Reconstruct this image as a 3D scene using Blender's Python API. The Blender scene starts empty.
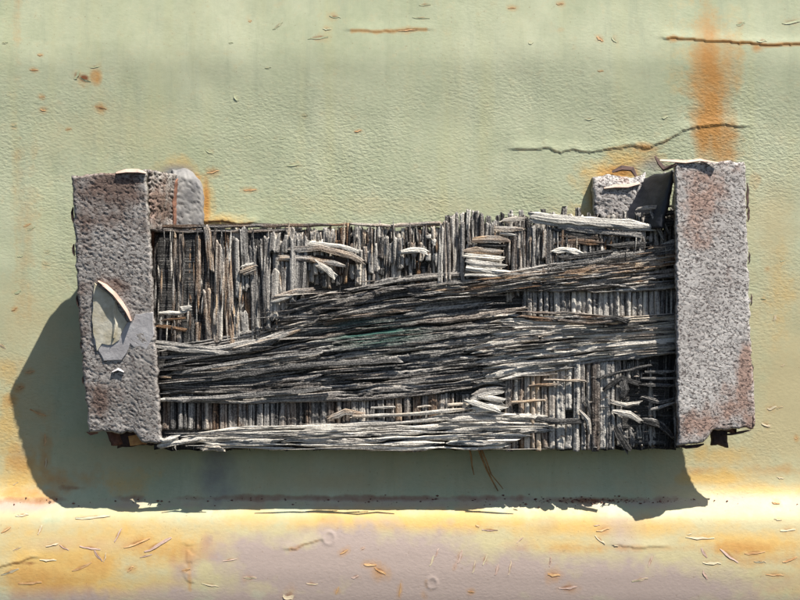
import bpy, math, random
import numpy as np
from mathutils import Vector
S = bpy.context.scene
# ---------------------------------------------------------------- camera, sky, sun, exposure
CAMD = 0.9
cam = bpy.data.objects.new('camera', bpy.data.cameras.new('camera'))
S.collection.objects.link(cam)
cam.location = (0, -CAMD, 0); cam.rotation_euler = (math.radians(90), 0, 0)
cam.data.sensor_fit = 'HORIZONTAL'; cam.data.angle = 2*math.atan(0.4/CAMD)
cam.data.clip_start = 0.01; cam.data.clip_end = 100
S.camera = cam
SUNV = Vector((1.2, -1.0, 2.8))                 # towards the sun
W = bpy.data.worlds.new("World"); S.world = W; W.use_nodes = True
wn = W.node_tree.nodes; wl = W.node_tree.links
bg = wn['Background']; sky = wn.new('ShaderNodeTexSky'); sky.sky_type = 'NISHITA'; sky.sun_disc = False
sky.sun_elevation = math.atan2(2.8, math.hypot(1.2, 1)); sky.sun_rotation = math.atan2(1.2, -1.0)
wl.new(sky.outputs[0], bg.inputs[0]); bg.inputs[1].default_value = 0.06
sd = bpy.data.lights.new('sun', 'SUN'); sd.energy = 5.0; sd.angle = math.radians(0.5); sd.color = (1, 0.95, 0.87)
sun = bpy.data.objects.new('sun', sd); S.collection.objects.link(sun)
sun.rotation_euler = (-SUNV).to_track_quat('-Z', 'Y').to_euler()
S.view_settings.view_transform = 'Standard'; S.view_settings.look = 'None'
S.view_settings.gamma = 1; S.view_settings.use_curve_mapping = False
S.view_settings.exposure = 0.8

# ---------------------------------------------------------------- helpers
R = random.Random(11)
def P(u, v, p=0.0):
    """photo pixel + distance p (mm) out from the wall -> world"""
    k = (CAMD - p/1000)/CAMD
    return ((u-400)/1000*k, -p/1000, (300-v)/1000*k)
def lattice(seed):
    return np.random.RandomState(seed).rand(256, 256)
_L = {}
def vnoise(x, y, seed=0):
    L = _L.setdefault(seed, lattice(seed))
    xi = np.floor(x).astype(int); yi = np.floor(y).astype(int)
    fx = x-xi; fy = y-yi; fx = fx*fx*(3-2*fx); fy = fy*fy*(3-2*fy)
    a = L[xi & 255, yi & 255]; b = L[(xi+1) & 255, yi & 255]
    c = L[xi & 255, (yi+1) & 255]; d = L[(xi+1) & 255, (yi+1) & 255]
    return (a*(1-fx)+b*fx)*(1-fy)+(c*(1-fx)+d*fx)*fy
def fbm(x, y, oct=4, seed=0):
    s = 0; a = .5; t = 0
    for o in range(oct):
        s = s+a*vnoise(x*2**o+17.3*o, y*2**o+9.1*o, seed+o); t += a; a *= .5
    return s/t
def link(o, parent=None):
    S.collection.objects.link(o)
    if parent: o.parent = parent
    return o
def tag(o, label=None, cat=None, group=None, kind=None):
    for k, v in (('label', label), ('category', cat), ('group', group), ('kind', kind)):
        if v: o[k] = v
    return o
def empty(name, loc, label, cat, group=None):
    o = bpy.data.objects.new(name, None); o.location = loc; link(o); o.empty_display_size = .02
    return tag(o, label, cat, group)
def mesh_np(name, V, F, mat, parent=None, attrs=None, smooth=True):
    """V (n,3) world, F list or (m,4) int array"""
    V = np.asarray(V, dtype=np.float64)
    if parent is not None: V = V - np.array(parent.location)
    me = bpy.data.meshes.new(name)
    if isinstance(F, np.ndarray):
        k = F.shape[1]
        me.vertices.add(len(V)); me.vertices.foreach_set('co', V.astype(np.float32).ravel())
        me.loops.add(F.size); me.loops.foreach_set('vertex_index', F.astype(np.int32).ravel())
        me.polygons.add(len(F)); me.polygons.foreach_set('loop_start', np.arange(0, F.size, k, dtype=np.int32))
        me.update(calc_edges=True)
    else:
        me.from_pydata([tuple(v) for v in V], [], F)
    if attrs:
        for an, arr in attrs.items():
            arr = np.asarray(arr, dtype=np.float32)
            if arr.ndim == 1:
                me.attributes.new(an, 'FLOAT', 'POINT').data.foreach_set('value', arr)
            else:
                me.attributes.new(an, 'FLOAT_VECTOR', 'POINT').data.foreach_set('vector', arr.ravel())
    me.polygons.foreach_set('use_smooth', [smooth]*len(me.polygons))
    me.validate(); me.update()
    o = bpy.data.objects.new(name, me); me.materials.append(mat)
    return link(o, parent)

# ---------------------------------------------------------------- materials
class NT:
    def __init__(s, name, rough=.8):
        s.m = bpy.data.materials.new(name); s.m.use_nodes = True
        s.n = s.m.node_tree.nodes; s.l = s.m.node_tree.links
        s.b = s.n['Principled BSDF']; s.b.inputs['Roughness'].default_value = rough
        s.b.inputs['Specular IOR Level'].default_value = .3
    def put(s, sock, v):
        if hasattr(v, 'is_output') or isinstance(v, bpy.types.NodeSocket): s.l.new(v, sock)
        elif isinstance(v, (tuple, list)) and len(v) == 3 and sock.type == 'RGBA': sock.default_value = (*v, 1)
        else: sock.default_value = v
    def attr(s, name, vec=False):
        a = s.n.new('ShaderNodeAttribute'); a.attribute_name = name
        return a.outputs['Vector' if vec else 'Fac']
    def obj(s): return s.n.new('ShaderNodeTexCoord').outputs['Object']
    def geo(s): return s.n.new('ShaderNodeNewGeometry').outputs['Position']
    def rnd(s): return s.n.new('ShaderNodeObjectInfo').outputs['Random']
    def mapv(s, v, scale=(1, 1, 1), rot=(0, 0, 0)):
        m = s.n.new('ShaderNodeMapping'); s.put(m.inputs['Vector'], v)
        m.inputs['Scale'].default_value = scale; m.inputs['Rotation'].default_value = rot; return m.outputs[0]
    def noise(s, v, sc, det=4, rough=.55, dist=0):
        t = s.n.new('ShaderNodeTexNoise'); s.put(t.inputs['Vector'], v)
        t.inputs['Scale'].default_value = sc; t.inputs['Detail'].default_value = det
        t.inputs['Roughness'].default_value = rough; t.inputs['Distortion'].default_value = dist
        return t.outputs['Fac']
    def voro(s, v, sc, feat='F1'):
        t = s.n.new('ShaderNodeTexVoronoi'); t.feature = feat; s.put(t.inputs['Vector'], v)
        t.inputs['Scale'].default_value = sc; return t.outputs['Distance']
    def ramp(s, f, stops):
        r = s.n.new('ShaderNodeValToRGB'); s.put(r.inputs[0], f); e = r.color_ramp.elements
        while len(e) < len(stops): e.new(.5)
        for i, (p, c) in enumerate(stops):
            e[i].position = p; e[i].color = (*(c if isinstance(c, tuple) else (c,)*3), 1)
        return r.outputs[0]
    def math(s, op, a, b=0.0, clamp=False):
        m = s.n.new('ShaderNodeMath'); m.operation = op; m.use_clamp = clamp
        s.put(m.inputs[0], a); s.put(m.inputs[1], b); return m.outputs[0]
    def mix(s, f, a, b, mode='MIX'):
        m = s.n.new('ShaderNodeMix'); m.data_type = 'RGBA'; m.blend_type = mode
        s.put(m.inputs[0], f); s.put(m.inputs[6], a); s.put(m.inputs[7], b); return m.outputs[2]
    def mr(s, f, a, b, c=0., d=1.):
        m = s.n.new('ShaderNodeMapRange'); s.put(m.inputs[0], f)
        for i, v in enumerate((a, b, c, d)): s.put(m.inputs[i+1], v)
        return m.outputs[0]
    def bump(s, h, dist, strength=1., normal=None):
        b = s.n.new('ShaderNodeBump'); s.put(b.inputs['Height'], h)
        b.inputs['Distance'].default_value = dist; s.put(b.inputs['Strength'], strength)
        if normal: s.l.new(normal, b.inputs['Normal'])
        return b.outputs[0]
    def done(s, col, normal=None, rough=None):
        s.put(s.b.inputs['Base Color'], col)
        if normal: s.l.new(normal, s.b.inputs['Normal'])
        if rough is not None: s.put(s.b.inputs['Roughness'], rough)
        return s.m

def mat_wall():
    t = NT('old_green_paint', .55); g = t.geo()
    a = {k: t.attr(k) for k in ('cream', 'orange', 'pink', 'rust', 'blue', 'peel', 'yellow')}
    big = t.noise(g, 5, 5, .6); m0 = t.noise(g, 22, 6, .7); m1 = t.noise(g, 95, 5, .75); mid = t.math('ADD', t.math('MULTIPLY', m0, .6), t.math('MULTIPLY', m1, .4)); fine = t.noise(g, 170, 4, .7)
    streak = t.noise(t.mapv(g, (38, 1, 3)), 1.0, 5, .6)
    col = t.mix(t.mr(t.math('ADD', t.math('MULTIPLY', big, .6), t.math('MULTIPLY', mid, .4)), .38, .62), (.40, .435, .275), (.55, .565, .39))
    col = t.mix(t.math('MULTIPLY', t.mr(streak, .5, .72), .45), col, (.50, .49, .27))
    col = t.mix(t.math('MULTIPLY', t.mr(m1, .55, .75), .5), col, (.50, .43, .24))
    col = t.mix(t.math('MULTIPLY', t.mr(t.noise(t.mapv(g, (60, 1, 8)), 1.0, 6, .7), .52, .75), .4), col, (.27, .31, .22))
    def lay(col, m, c, nz, lo=.3, hi=.7, amt=1.):
        f = t.mr(t.math('ADD', t.math('MULTIPLY', a[m], 1.0), t.math('MULTIPLY', t.math('SUBTRACT', nz, .5), .9)), lo, hi)
        f = t.math('MULTIPLY', t.math('MULTIPLY', f, amt), t.mr(a[m], 0.02, .15), True)
        return t.mix(f, col, c)
    col = lay(col, 'cream', (.52, .455, .265), mid, .1, .9)
    col = lay(col, 'yellow', (.62, .415, .145), t.mr(mid, .3, .7, .1, .9), .1, .9)
    col = lay(col, 'pink', (.42, .335, .295), mid, .15, .8)
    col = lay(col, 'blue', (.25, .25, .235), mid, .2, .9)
    nst = t.mr(t.math('ADD', t.math('MULTIPLY', mid, .6), t.math('MULTIPLY', streak, .4)), .3, .7, .05, .95)
    col = lay(col, 'orange', (.50, .25, .07), nst, .15, .95)
    col = lay(col, 'rust', (.22, .085, .035), mid, .3, .75)
    sp = t.mr(t.noise(g, 420, 2, .5), .68, .74)
    col = t.mix(t.math('MULTIPLY', sp, .35), col, (.25, .16, .09))
    col = t.mix(.22, col, t.ramp(fine, [(.25, .55), (.75, 1.)]), 'MULTIPLY')
    gd = t.mapv(g, (1, 1, 1.7), (0, math.radians(-28), 0))
    h = t.mr(t.noise(gd, 250, 3, .5, .2), .30, .70)
    h2 = t.noise(g, 700, 2)
    hh = t.math('ADD', h, t.math('MULTIPLY', h2, .16))
    return t.done(col, t.bump(hh, .00029, a['peel']), t.mr(mid, .3, .7, .42, .68))

def mat_wood():
    t = NT('weathered_plywood', .85)
    gr = t.attr('gr', True); tone = t.attr('tone'); warm = t.attr('warm'); grn = t.attr('moss')
    n1 = t.noise(t.mapv(gr, (8, 420, 9)), 1, 4, .55, .2); n4 = t.noise(t.mapv(gr, (620, 900, 9)), 1, 2, .6)
    n2 = t.noise(t.mapv(gr, (9, 1000, 5)), 1, 3, .55, .2)
    n3 = t.noise(t.mapv(gr, (260, 60, 9)), 1, 3, .6)
    f = t.math('ADD', t.math('ADD', tone, .04), t.math('MULTIPLY', t.math('SUBTRACT', n1, .5), .65))
    f = t.math('ADD', f, t.math('MULTIPLY', t.math('SUBTRACT', n2, .5), .7))
    f = t.math('ADD', f, t.math('MULTIPLY', t.math('SUBTRACT', n4, .5), .75))
    col = t.ramp(f, [(.08, (.010, .010, .010)), (.33, (.055, .053, .051)), (.52, (.19, .18, .17)), (.74, (.46, .43, .39)), (1., (.74, .70, .62))])
    wc = t.ramp(f, [(.1, (.035, .018, .010)), (.5, (.26, .145, .075)), (.9, (.62, .45, .28))])
    col = t.mix(t.math('MULTIPLY', warm, t.mr(t.noise(t.mapv(gr, (25, 90, 9)), 1, 3), .38, .6), True), col, wc)
    col = t.mix(t.math('MULTIPLY', grn, t.mr(n1, .4, .6), True), col, (.05, .13, .105))
    hh = t.math('ADD', t.math('MULTIPLY', n2, 1.), t.math('ADD', n1, t.math('ADD', t.math('MULTIPLY', n3, .35), t.math('MULTIPLY', n4, .7))))
    return t.done(col, t.bump(hh, .0012, 1.0))

def mat_steel(name, c1, c2, rustc, bscale=150, bd=.0016, stretch=(1, 1, 1.5), rot=-30):
    t = NT(name, .6); g = t.geo(); rm = t.attr('rust'); sm = t.attr('smooth')
    gd = t.mapv(g, stretch, (0, math.radians(rot), 0))
    n = t.noise(gd, bscale, 4, .6, .5); big = t.noise(g, 26, 4, .6); f = t.noise(g, 260, 4, .7)
    col = t.mix(t.mr(big, .38, .62), c1, c2)
    col = t.mix(t.mr(t.math('ADD', rm, t.math('MULTIPLY', t.math('SUBTRACT', t.noise(g, 75, 4, .65), .5), 1.5)), .35, .8), col, rustc)
    pits = t.mr(n, .38, .49, 1, 0)
    col = t.mix(t.math('MULTIPLY', pits, .75), col, (.06, .035, .035))
    col = t.mix(.35, col, t.ramp(f, [(.3, .5), (.7, 1.)]), 'MULTIPLY')
    hh = t.math('ADD', t.mr(n, .34, .5), t.math('MULTIPLY', f, .2))
    return t.done(col, t.bump(hh, bd, t.math('SUBTRACT', 1., sm)))

def mat_flat(name, c1, c2, sc=60, rough=.6, bd=.0005, bs=250):
    t = NT(name, rough); g = t.geo()
    col = t.mix(t.mr(t.noise(g, sc, 5, .65), .35, .65), c1, c2)
    return t.done(col, t.bump(t.noise(g, bs, 4, .6), bd, .8))

M_WALL = mat_wall(); M_WOOD = mat_wood()
M_STL = mat_steel('pitted_steel_lilac_paint', (.355, .325, .30), (.475, .44, .41), (.235, .165, .135), 370, .0008, (1, 1, 1.3))
M_STR = mat_steel('pitted_steel_pale_paint', (.42, .39, .37), (.56, .53, .505), (.40, .275, .225), 380, .0008, (1, 1, 1.3))
M_BACK = mat_flat('grey_old_paint', (.17, .165, .165), (.34, .325, .305), 70, .6, .0006, 150)
M_RUST = mat_flat('rusty_steel', (.10, .045, .03), (.30, .15, .10), 90, .85, .0012, 220)
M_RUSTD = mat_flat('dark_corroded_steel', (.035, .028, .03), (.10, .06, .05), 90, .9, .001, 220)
M_RUSTO = mat_flat('orange_rust', (.36, .14, .05), (.60, .33, .12), 120, .85)
M_CREAM = mat_flat('cream_primer', (.46, .40, .27), (.74, .70, .58), 55, .5, .0008, 120)
M_LILAC = mat_flat('smooth_lilac_paint', (.40, .38, .385), (.56, .54, .54), 90, .5, .0006, 180)
M_REDB = mat_flat('red_brown_primer', (.20, .085, .055), (.36, .19, .13), 80, .7)
M_FLKP = mat_flat('lifted_pale_paint', (.50, .46, .30), (.62, .48, .34), 80, .55, .0003)
M_FLKG = mat_flat('lifted_green_paint', (.34, .37, .22), (.46, .47, .30), 80, .55, .0003)
M_FLKO = mat_flat('lifted_stained_paint', (.42, .22, .09), (.62, .42, .22), 110, .6, .0003)
M_FLKK = mat_flat('lifted_pink_paint', (.42, .28, .22), (.58, .44, .37), 80, .6, .0003)
M_WEBSHADE = mat_flat('web_shade_blue_black', (.018, .020, .026), (.035, .037, .046), 60, .5, .0003)  # shade on the right inner web's sunless face, put into a near-black colour
M_STRAW = mat_flat('dry_straw', (.20, .115, .05), (.42, .27, .13), 150, .8)
M_GRIT = mat_flat('rust_crumbs', (.10, .05, .045), (.26, .13, .10), 150, .9)

# ---------------------------------------------------------------- the wall
def prof(vo):
    """how far the wall stands out (mm) at height vo (orthographic photo rows)"""
    ks = [(-1400, 8), (-300, 2), (-60, -6), (0, -2.5), (48, 1.8), (62, 2.3), (80, 1.6), (120, .2), (200, -.5), (330, -.4), (420, .2), (458, .8), (476, 2.0),
          (488, 4), (496, 8.3), (503, 16), (509, 23.5), (520, 27.2), (540, 32), (562, 35), (585, 35.5), (620, 32.5), (680, 24), (720, 12), (760, 2), (1300, 0)]
    x = np.array([k[0] for k in ks], float); y = np.array([k[1] for k in ks], float)
    acc = np.zeros_like(vo)                      # a little smoothing of the folds
    for d, w in ((-9, .08), (-5, .15), (-2.5, .18), (0, .18), (2.5, .18), (5, .15), (9, .08)):
        acc += w*np.interp(vo+d, x, y)
    return acc
def axis(lo, hi, step, outs_lo, outs_hi):
    return np.array(sorted(outs_lo)+list(np.arange(lo, hi, step))+sorted(outs_hi))
ua = axis(-30, 830, 1.25, [-1400, -900, -500, -250, -120, -60], [835, 870, 930, 1050, 1300, 1700, 2200])
va = axis(-20, 618, 1.25, [-1400, -900, -500, -250, -150, -90, -50], [630, 645, 660, 680, 700, 720, 740, 760, 800, 900, 1100, 1300])
UO, VO = np.meshgrid(ua, va)                       # orthographic grid
PR = prof(VO)
PR = PR + (fbm(UO/90, VO/90, 3, 5)-.5)*2.6*np.clip((480-VO)/60, .1, 1)
PR = PR + (fbm(UO/30, VO/14, 3, 15)-.5)*.6*np.exp(-((VO-500)/12)**2)
kk = CAMD/(CAMD-PR/1000)
U = 400+(UO-400)*kk; V = 300+(VO-300)*kk           # as seen
nzw = fbm(U/26, V/26, 4, 40)-.5; nz2 = fbm(U/9, V/9, 3, 60)-.5
def blob(cu, cv, ru, rv, s=1., hard=1.0, w=1.0):
    d = np.sqrt(((U-cu)/ru)**2+((V-cv)/rv)**2)+nzw*w+nz2*w*.35
    return s*np.clip((1.25-d)*hard, 0, 1)
def acc(lst):
    a = np.zeros_like(U)
    for b in lst: a = np.maximum(a, blob(*b))
    return a
cream = acc([(790, 400, 60, 150, 1.), (745, 480, 120, 50, 1.1), (775, 240, 34, 110, .7), (20, 400, 34, 100, .9), (25, 330, 60, 70, .7), (110, 130, 120, 40, .3), (400, 205, 200, 14, .35), (780, 200, 25, 80, .45), (770, 345, 40, 60, .6), (12, 470, 34, 40, .8),
             (400, 556, 800, 46, 1., 3.), (250, 440, 700, 4, .4), (130, 455, 70, 22, .75), (330, 482, 90, 14, .7), (520, 484, 200, 10, .45), (90, 535, 70, 18, .8), (700, 525, 160, 18, .9), (770, 540, 60, 20, .7), (400, 470, 120, 22, .4), (100, 470, 60, 30, .5), (300, 478, 80, 18, .45)])
yellow = acc([(400, 521, 230, 13, 1.0), (250, 518, 60, 12, .6), (60, 568, 90, 38, 1.), (150, 545, 80, 26, .95), (110, 590, 90, 20, .8), (600, 528, 120, 13, .95), (560, 545, 70, 14, .6), (760, 545, 60, 14, .95), (715, 540, 60, 10, .8), (712, 478, 36, 9, .9), (765, 490, 60, 10, .6), (780, 300, 16, 60, .3),
              (8, 420, 14, 60, .7), (15, 480, 30, 25, .8), (180, 178, 34, 18, .8), (204, 205, 12, 32, 1), (612, 178, 34, 18, .9), (600, 200, 14, 30, 1), (640, 160, 34, 14, .9), (585, 215, 25, 14, .6), (225, 222, 30, 10, .7), (790, 590, 60, 30, .5),
              (715, 455, 40, 10, .5), (130, 482, 40, 16, .55), (710, 60, 45, 60, .35)])
pink = acc([(350, 565, 160, 40, 1.25), (470, 580, 260, 34, 1.2), (620, 588, 200, 24, 1.0), (180, 596, 120, 14, .8), (400, 600, 600, 16, .9), (620, 535, 28, 40, .6), (250, 595, 90, 30, .6), (400, 505, 700, 4, .5), (480, 560, 60, 20, .6), (780, 585, 50, 20, .4), (760, 500, 60, 8, .6), (650, 503, 90, 8, .6), (20, 505, 50, 8, .7), (130, 545, 60, 12, .3),
            (55, 545, 40, 12, .3), (390, 500, 380, 5, .6)])
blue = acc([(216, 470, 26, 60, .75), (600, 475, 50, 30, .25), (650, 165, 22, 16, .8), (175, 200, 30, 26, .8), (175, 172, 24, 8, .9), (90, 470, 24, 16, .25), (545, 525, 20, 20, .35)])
orange = acc([(711, 96, 25, 84, 1.1, .8, .9), (709, 38, 13, 26, .7, .9), (720, 140, 22, 34, .75), (704, 95, 12, 50, .95, .8), (728, 60, 12, 40, .6), (674, 39, 8, 5, .9), (730, 70, 16, 40, .5), (757, 47, 6, 6, .8),
              (75, 484, 44, 16, .65, .8, 1.5), (45, 460, 7, 36, .55, .8, 1.8), (20, 462, 18, 20, .6), (30, 495, 36, 10, .8), (98, 470, 8, 30, .35, .8, 1.8), (10, 400, 10, 12, .6), (206, 200, 5, 36, .9), (196, 178, 10, 6, .8), (598, 200, 5, 30, .8), (620, 172, 24, 7, .7), (648, 148, 20, 6, .8),
              (40, 580, 70, 18, .6), (165, 550, 50, 18, .55), (90, 565, 40, 14, .5), (760, 560, 60, 10, .5), (620, 548, 140, 6, .5), (740, 548, 60, 8, .7), (700, 470, 20, 5, .5), (95, 76, 6, 8, .7), (330, 519, 20, 6, .35),
              (18, 8, 8, 100, .35), (25, 250, 18, 140, .25), (560, 30, 8, 5, .3), (650, 250, 5, 40, .3), (780, 470, 30, 8, .5), (758, 180, 12, 12, .5)])
rust = acc([(330, 498, 330, 5, .55, 1., 1.2), (600, 500, 100, 6, .65, 1., 1.2), (40, 500, 60, 5, .5, 1, 1.2), (76, 488, 24, 5, .6, 1, 1.2), (20, 563, 30, 3, .5), (84, 78, 5, 4, .8), (322, 37, 7, 2, .9)])
# how coarse the orange peel of the paint is
peel = .18+.45*np.clip((V-55)/50, 0, 1)*np.clip((512-V)/25, 0, 1)+.35*np.clip((V-120)/80, 0, 1)*np.clip((330-V)/80, 0, 1)*np.clip((U-150)/250, 0, 1)
peel = peel*np.clip(-.25+2.2*fbm(U/90, V/80, 3, 77), .15, 1.35)+.12*(V > 520)
# cracks: raised lips of paint, and rust round each chip
crk = [[(516, 149), (530, 150), (545, 148), (560, 152), (572, 149), (590, 153), (604, 150), (618, 148), (634, 146), (650, 148), (664, 142), (684, 130), (702, 127), (722, 124), (742, 127)],
       [(668, 38), (700, 40), (735, 42), (765, 45), (805, 44), (850, 46)], [(352, 31), (375, 32), (400, 30), (426, 30)], [(206, 222), (222, 221), (238, 225), (252, 223)],
       [(0, 567), (15, 563), (32, 558)], [(618, 545), (640, 548), (660, 547)], [(290, 550), (303, 545), (318, 541)], [(188, 545), (189, 560), (190, 590)]]
for i, c in enumerate(crk):
    best = np.full_like(U, 1e9); sgn = np.zeros_like(U)
    for (x0, y0), (x1, y1) in zip(c[:-1], c[1:]):
        dx, dy = x1-x0, y1-y0; L = math.hypot(dx, dy)
        tt = np.clip(((U-x0)*dx+(V-y0)*dy)/L**2, 0, 1)
        ex = U-(x0+tt*dx); ey = V-(y0+tt*dy)+nz2*3; d = np.hypot(ex, ey)
        m = d < best; best = np.where(m, d, best); sgn = np.where(m, ey, sgn)
    hgt = (.75, .8, .4, 1.3, .7, .6, .7, .4)[i]
    PR = PR + hgt*np.where(sgn < 0, np.exp(-(best/7)**2), 0)
    rust = np.maximum(rust, (.45, .5, .4, .8, .5, .4, .4, .3)[i]*np.exp(-(best/1.1)**2))
    orange = np.maximum(orange, (.35, .95, .8, .6, .5, .4, .4, .5)[i]*np.exp(-(best/2.2)**2))
# round blisters
for (cu, cv, r) in [(329, 538, 7), (432, 583, 6)]:
    d = np.hypot(U-cu, (V-cv)*.9)
    PR = PR+.5*np.exp(-((d-r*.8)/1.5)**2)*(.5+1.*fbm(U/6, V/6, 2, 8))
    orange = np.maximum(orange, .22*np.exp(-((d-r)/2.2)**2)*(nzw > 0))
# the chips that lift off (each also a part of its own below)
flakes = []   # u, v, length, angle, width, kind
for (u, v, l, a, w) in [(318, 38, 20, 4, 4), (278, 26, 12, 35, 3), (335, 17, 11, -8, 3), (327, 29, 8, -6, 2), (425, 5, 13, 2, 3), (421, 18, 16, -2, 2), (408, 30, 18, 2, 2.5), (77, 75, 9, 50, 5), (85, 80, 11, -25, 5), (95, 67, 9, 8, 2.5), (101, 108, 10, -20, 3),
        (42, 97, 6, 0, 2.5), (43, 110, 6, -15, 2.5), (14, 126, 7, 0, 2.5), (20, 138, 5, -30, 3), (34, 70, 8, -8, 2), (5, 43, 6, 0, 2), (236, 98, 6, -70, 4), (293, 165, 13, 5, 3), (209, 152, 7, -30, 3.5), (213, 172, 12, 10, 4), (250, 190, 11, 0, 2),
        (305, 116, 6, 0, 2), (358, 131, 7, 10, 2), (512, 8, 8, 0, 2), (560, 4, 8, 0, 2), (600, 39, 9, -40, 3), (614, 40, 8, -45, 3), (741, 24, 8, 15, 4), (762, 41, 9, 2, 3), (792, 22, 22, 8, 4), (665, 117, 6, 5, 3), (590, 119, 9, 0, 2),
        (268, 68, 7, 0, 2), (231, 43, 5, 0, 2), (40, 55, 5, 0, 1.5), (20, 256, 6, 0, 2), (46, 265, 7, -15, 3), (2, 346, 9, -45, 4), (18, 292, 7, 20, 3), (30, 372, 9, 5, 2.5), (38, 413, 16, -25, 3), (20, 388, 9, 8, 3), (45, 440, 12, 86, 3), (46, 463, 10, 80, 3),
        (756, 200, 5, 80, 2), (775, 318, 6, 60, 3), (772, 408, 9, 10, 4), (766, 425, 8, -20, 3), (778, 520, 8, -10, 2), (776, 503, 7, -8, 3)]:
    flakes.append((u, v, l, a, w, 'o' if R.random() < .35 else 'p'))
for (u, v, l, a, w) in [(93, 517, 30, 4, 3), (137, 543, 24, 18, 4), (158, 545, 30, 27, 5), (146, 556, 14, 12, 3), (90, 548, 18, -10, 3), (98, 556, 12, -55, 3), (82, 567, 22, 22, 4), (64, 548, 10, -30, 3), (40, 530, 10, 62, 3), (52, 545, 12, 10, 3), (48, 560, 18, -4, 3),
        (30, 583, 20, 3, 3), (10, 572, 18, 18, 4), (22, 515, 12, 5, 3), (6, 530, 10, 30, 3), (118, 535, 14, 60, 3), (186, 570, 8, 10, 2), (288, 597, 10, -20, 10), (250, 578, 12, -4, 3), (344, 552, 10, 30, 3), (370, 565, 12, -8, 3), (380, 571, 14, -30, 5), (355, 577, 8, 10, 3),
        (437, 553, 8, 66, 2), (432, 561, 12, 68, 3), (460, 557, 12, 72, 3), (474, 567, 13, 76, 3), (455, 566, 8, 70, 2), (497, 570, 10, 68, 3), (510, 568, 14, 78, 3), (485, 560, 10, 66, 3), (520, 540, 8, 40, 2), (490, 530, 16, -5, 3), (554, 575, 12, -10, 5), (568, 588, 20, 3, 5),
        (550, 562, 10, 80, 2), (600, 540, 14, -40, 3), (603, 530, 12, 10, 3), (700, 538, 24, -3, 3), (729, 556, 20, -40, 5), (712, 563, 18, -3, 3), (755, 553, 18, 6, 4), (760, 562, 12, -5, 3), (788, 530, 14, 2, 3), (704, 553, 12, -60, 3), (705, 575, 10, -70, 3), (650, 562, 12, 70, 2),
        (790, 560, 14, 15, 3), (775, 575, 20, -5, 3), (640, 580, 14, 10, 3), (312, 584, 12, -5, 3), (230, 560, 14, 8, 2), (210, 585, 16, -12, 3), (400, 590, 12, 80, 2)]:
    flakes.append((u, v, l, a, w, R.choice('oppkk')))
for i in range(12):
    u = R.uniform(5, 795); v = R.uniform(520, 598)
    flakes.append((u, v, R.uniform(4, 11), R.choice([0, 10, -15, 60, 72, 30])+R.uniform(-12, 12), R.uniform(1.2, 3), R.choice('opkk')))
for i in range(8):
    u = R.uniform(5, 795); v = R.uniform(4, 200)
    if 70 < u < 210 and v > 160 or u > 590 and v > 150: continue
    flakes.append((u, v, R.uniform(3, 6), R.uniform(-25, 15), R.uniform(1, 2), R.choice('po')))
for i in range(12):
    flakes.append((R.choice([R.uniform(2, 66), R.uniform(760, 798)]), R.uniform(200, 490), R.uniform(3, 8), R.uniform(-30, 40), R.uniform(1.2, 2.5), R.choice('po')))
for (u, v, l, a, w, k) in flakes:
    i0 = np.searchsorted(va, 300+(v-300)/1.03-30); i1 = np.searchsorted(va, v+30)
    j0 = np.searchsorted(ua, u-40); j1 = np.searchsorted(ua, u+40)
    sl = (slice(i0, i1), slice(j0, j1)); c, s_ = math.cos(math.radians(a)), math.sin(math.radians(a))
    x = (U[sl]-u)*c-(V[sl]-v)*s_; y = (U[sl]-u)*s_+(V[sl]-v)*c
    d = np.hypot(x/(l*.62), y/(w*.9))
    rust[sl] = np.maximum(rust[sl], .62*np.exp(-d**2*1.4)*(1 if l > 7 else .7))
    orange[sl] = np.maximum(orange[sl], .55*np.exp(-np.hypot(x/(l*.8), y/(w*1.8))**2)*(1 if k == 'o' else .5))
Vw = np.stack([(UO-400)/1000, -PR/1000, (300-VO)/1000], -1).reshape(-1, 3)
ny, nx = UO.shape; idx = np.arange(ny*nx).reshape(ny, nx)
Fw = np.stack([idx[:-1, :-1], idx[1:, :-1], idx[1:, 1:], idx[:-1, 1:]], -1).reshape(-1, 4)
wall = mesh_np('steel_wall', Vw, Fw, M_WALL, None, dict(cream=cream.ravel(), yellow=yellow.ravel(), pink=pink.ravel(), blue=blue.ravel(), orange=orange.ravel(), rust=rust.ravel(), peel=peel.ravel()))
tag(wall, 'pale green painted steel wall with rust stains, a rounded ledge below and flaking paint', 'wall')
def wall_p(u, v):
    """stand-out of the wall at the seen pixel (u, v)"""
    vo = v
    for _ in range(4):
        j = min(max(np.searchsorted(ua, 400+(u-400)), 0), nx-1); i = min(max(np.searchsorted(va, vo), 0), ny-1)
        p = PR[i, j]; vo = 300+(v-300)*(CAMD-p/1000)/CAMD
    return float(p)
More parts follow.
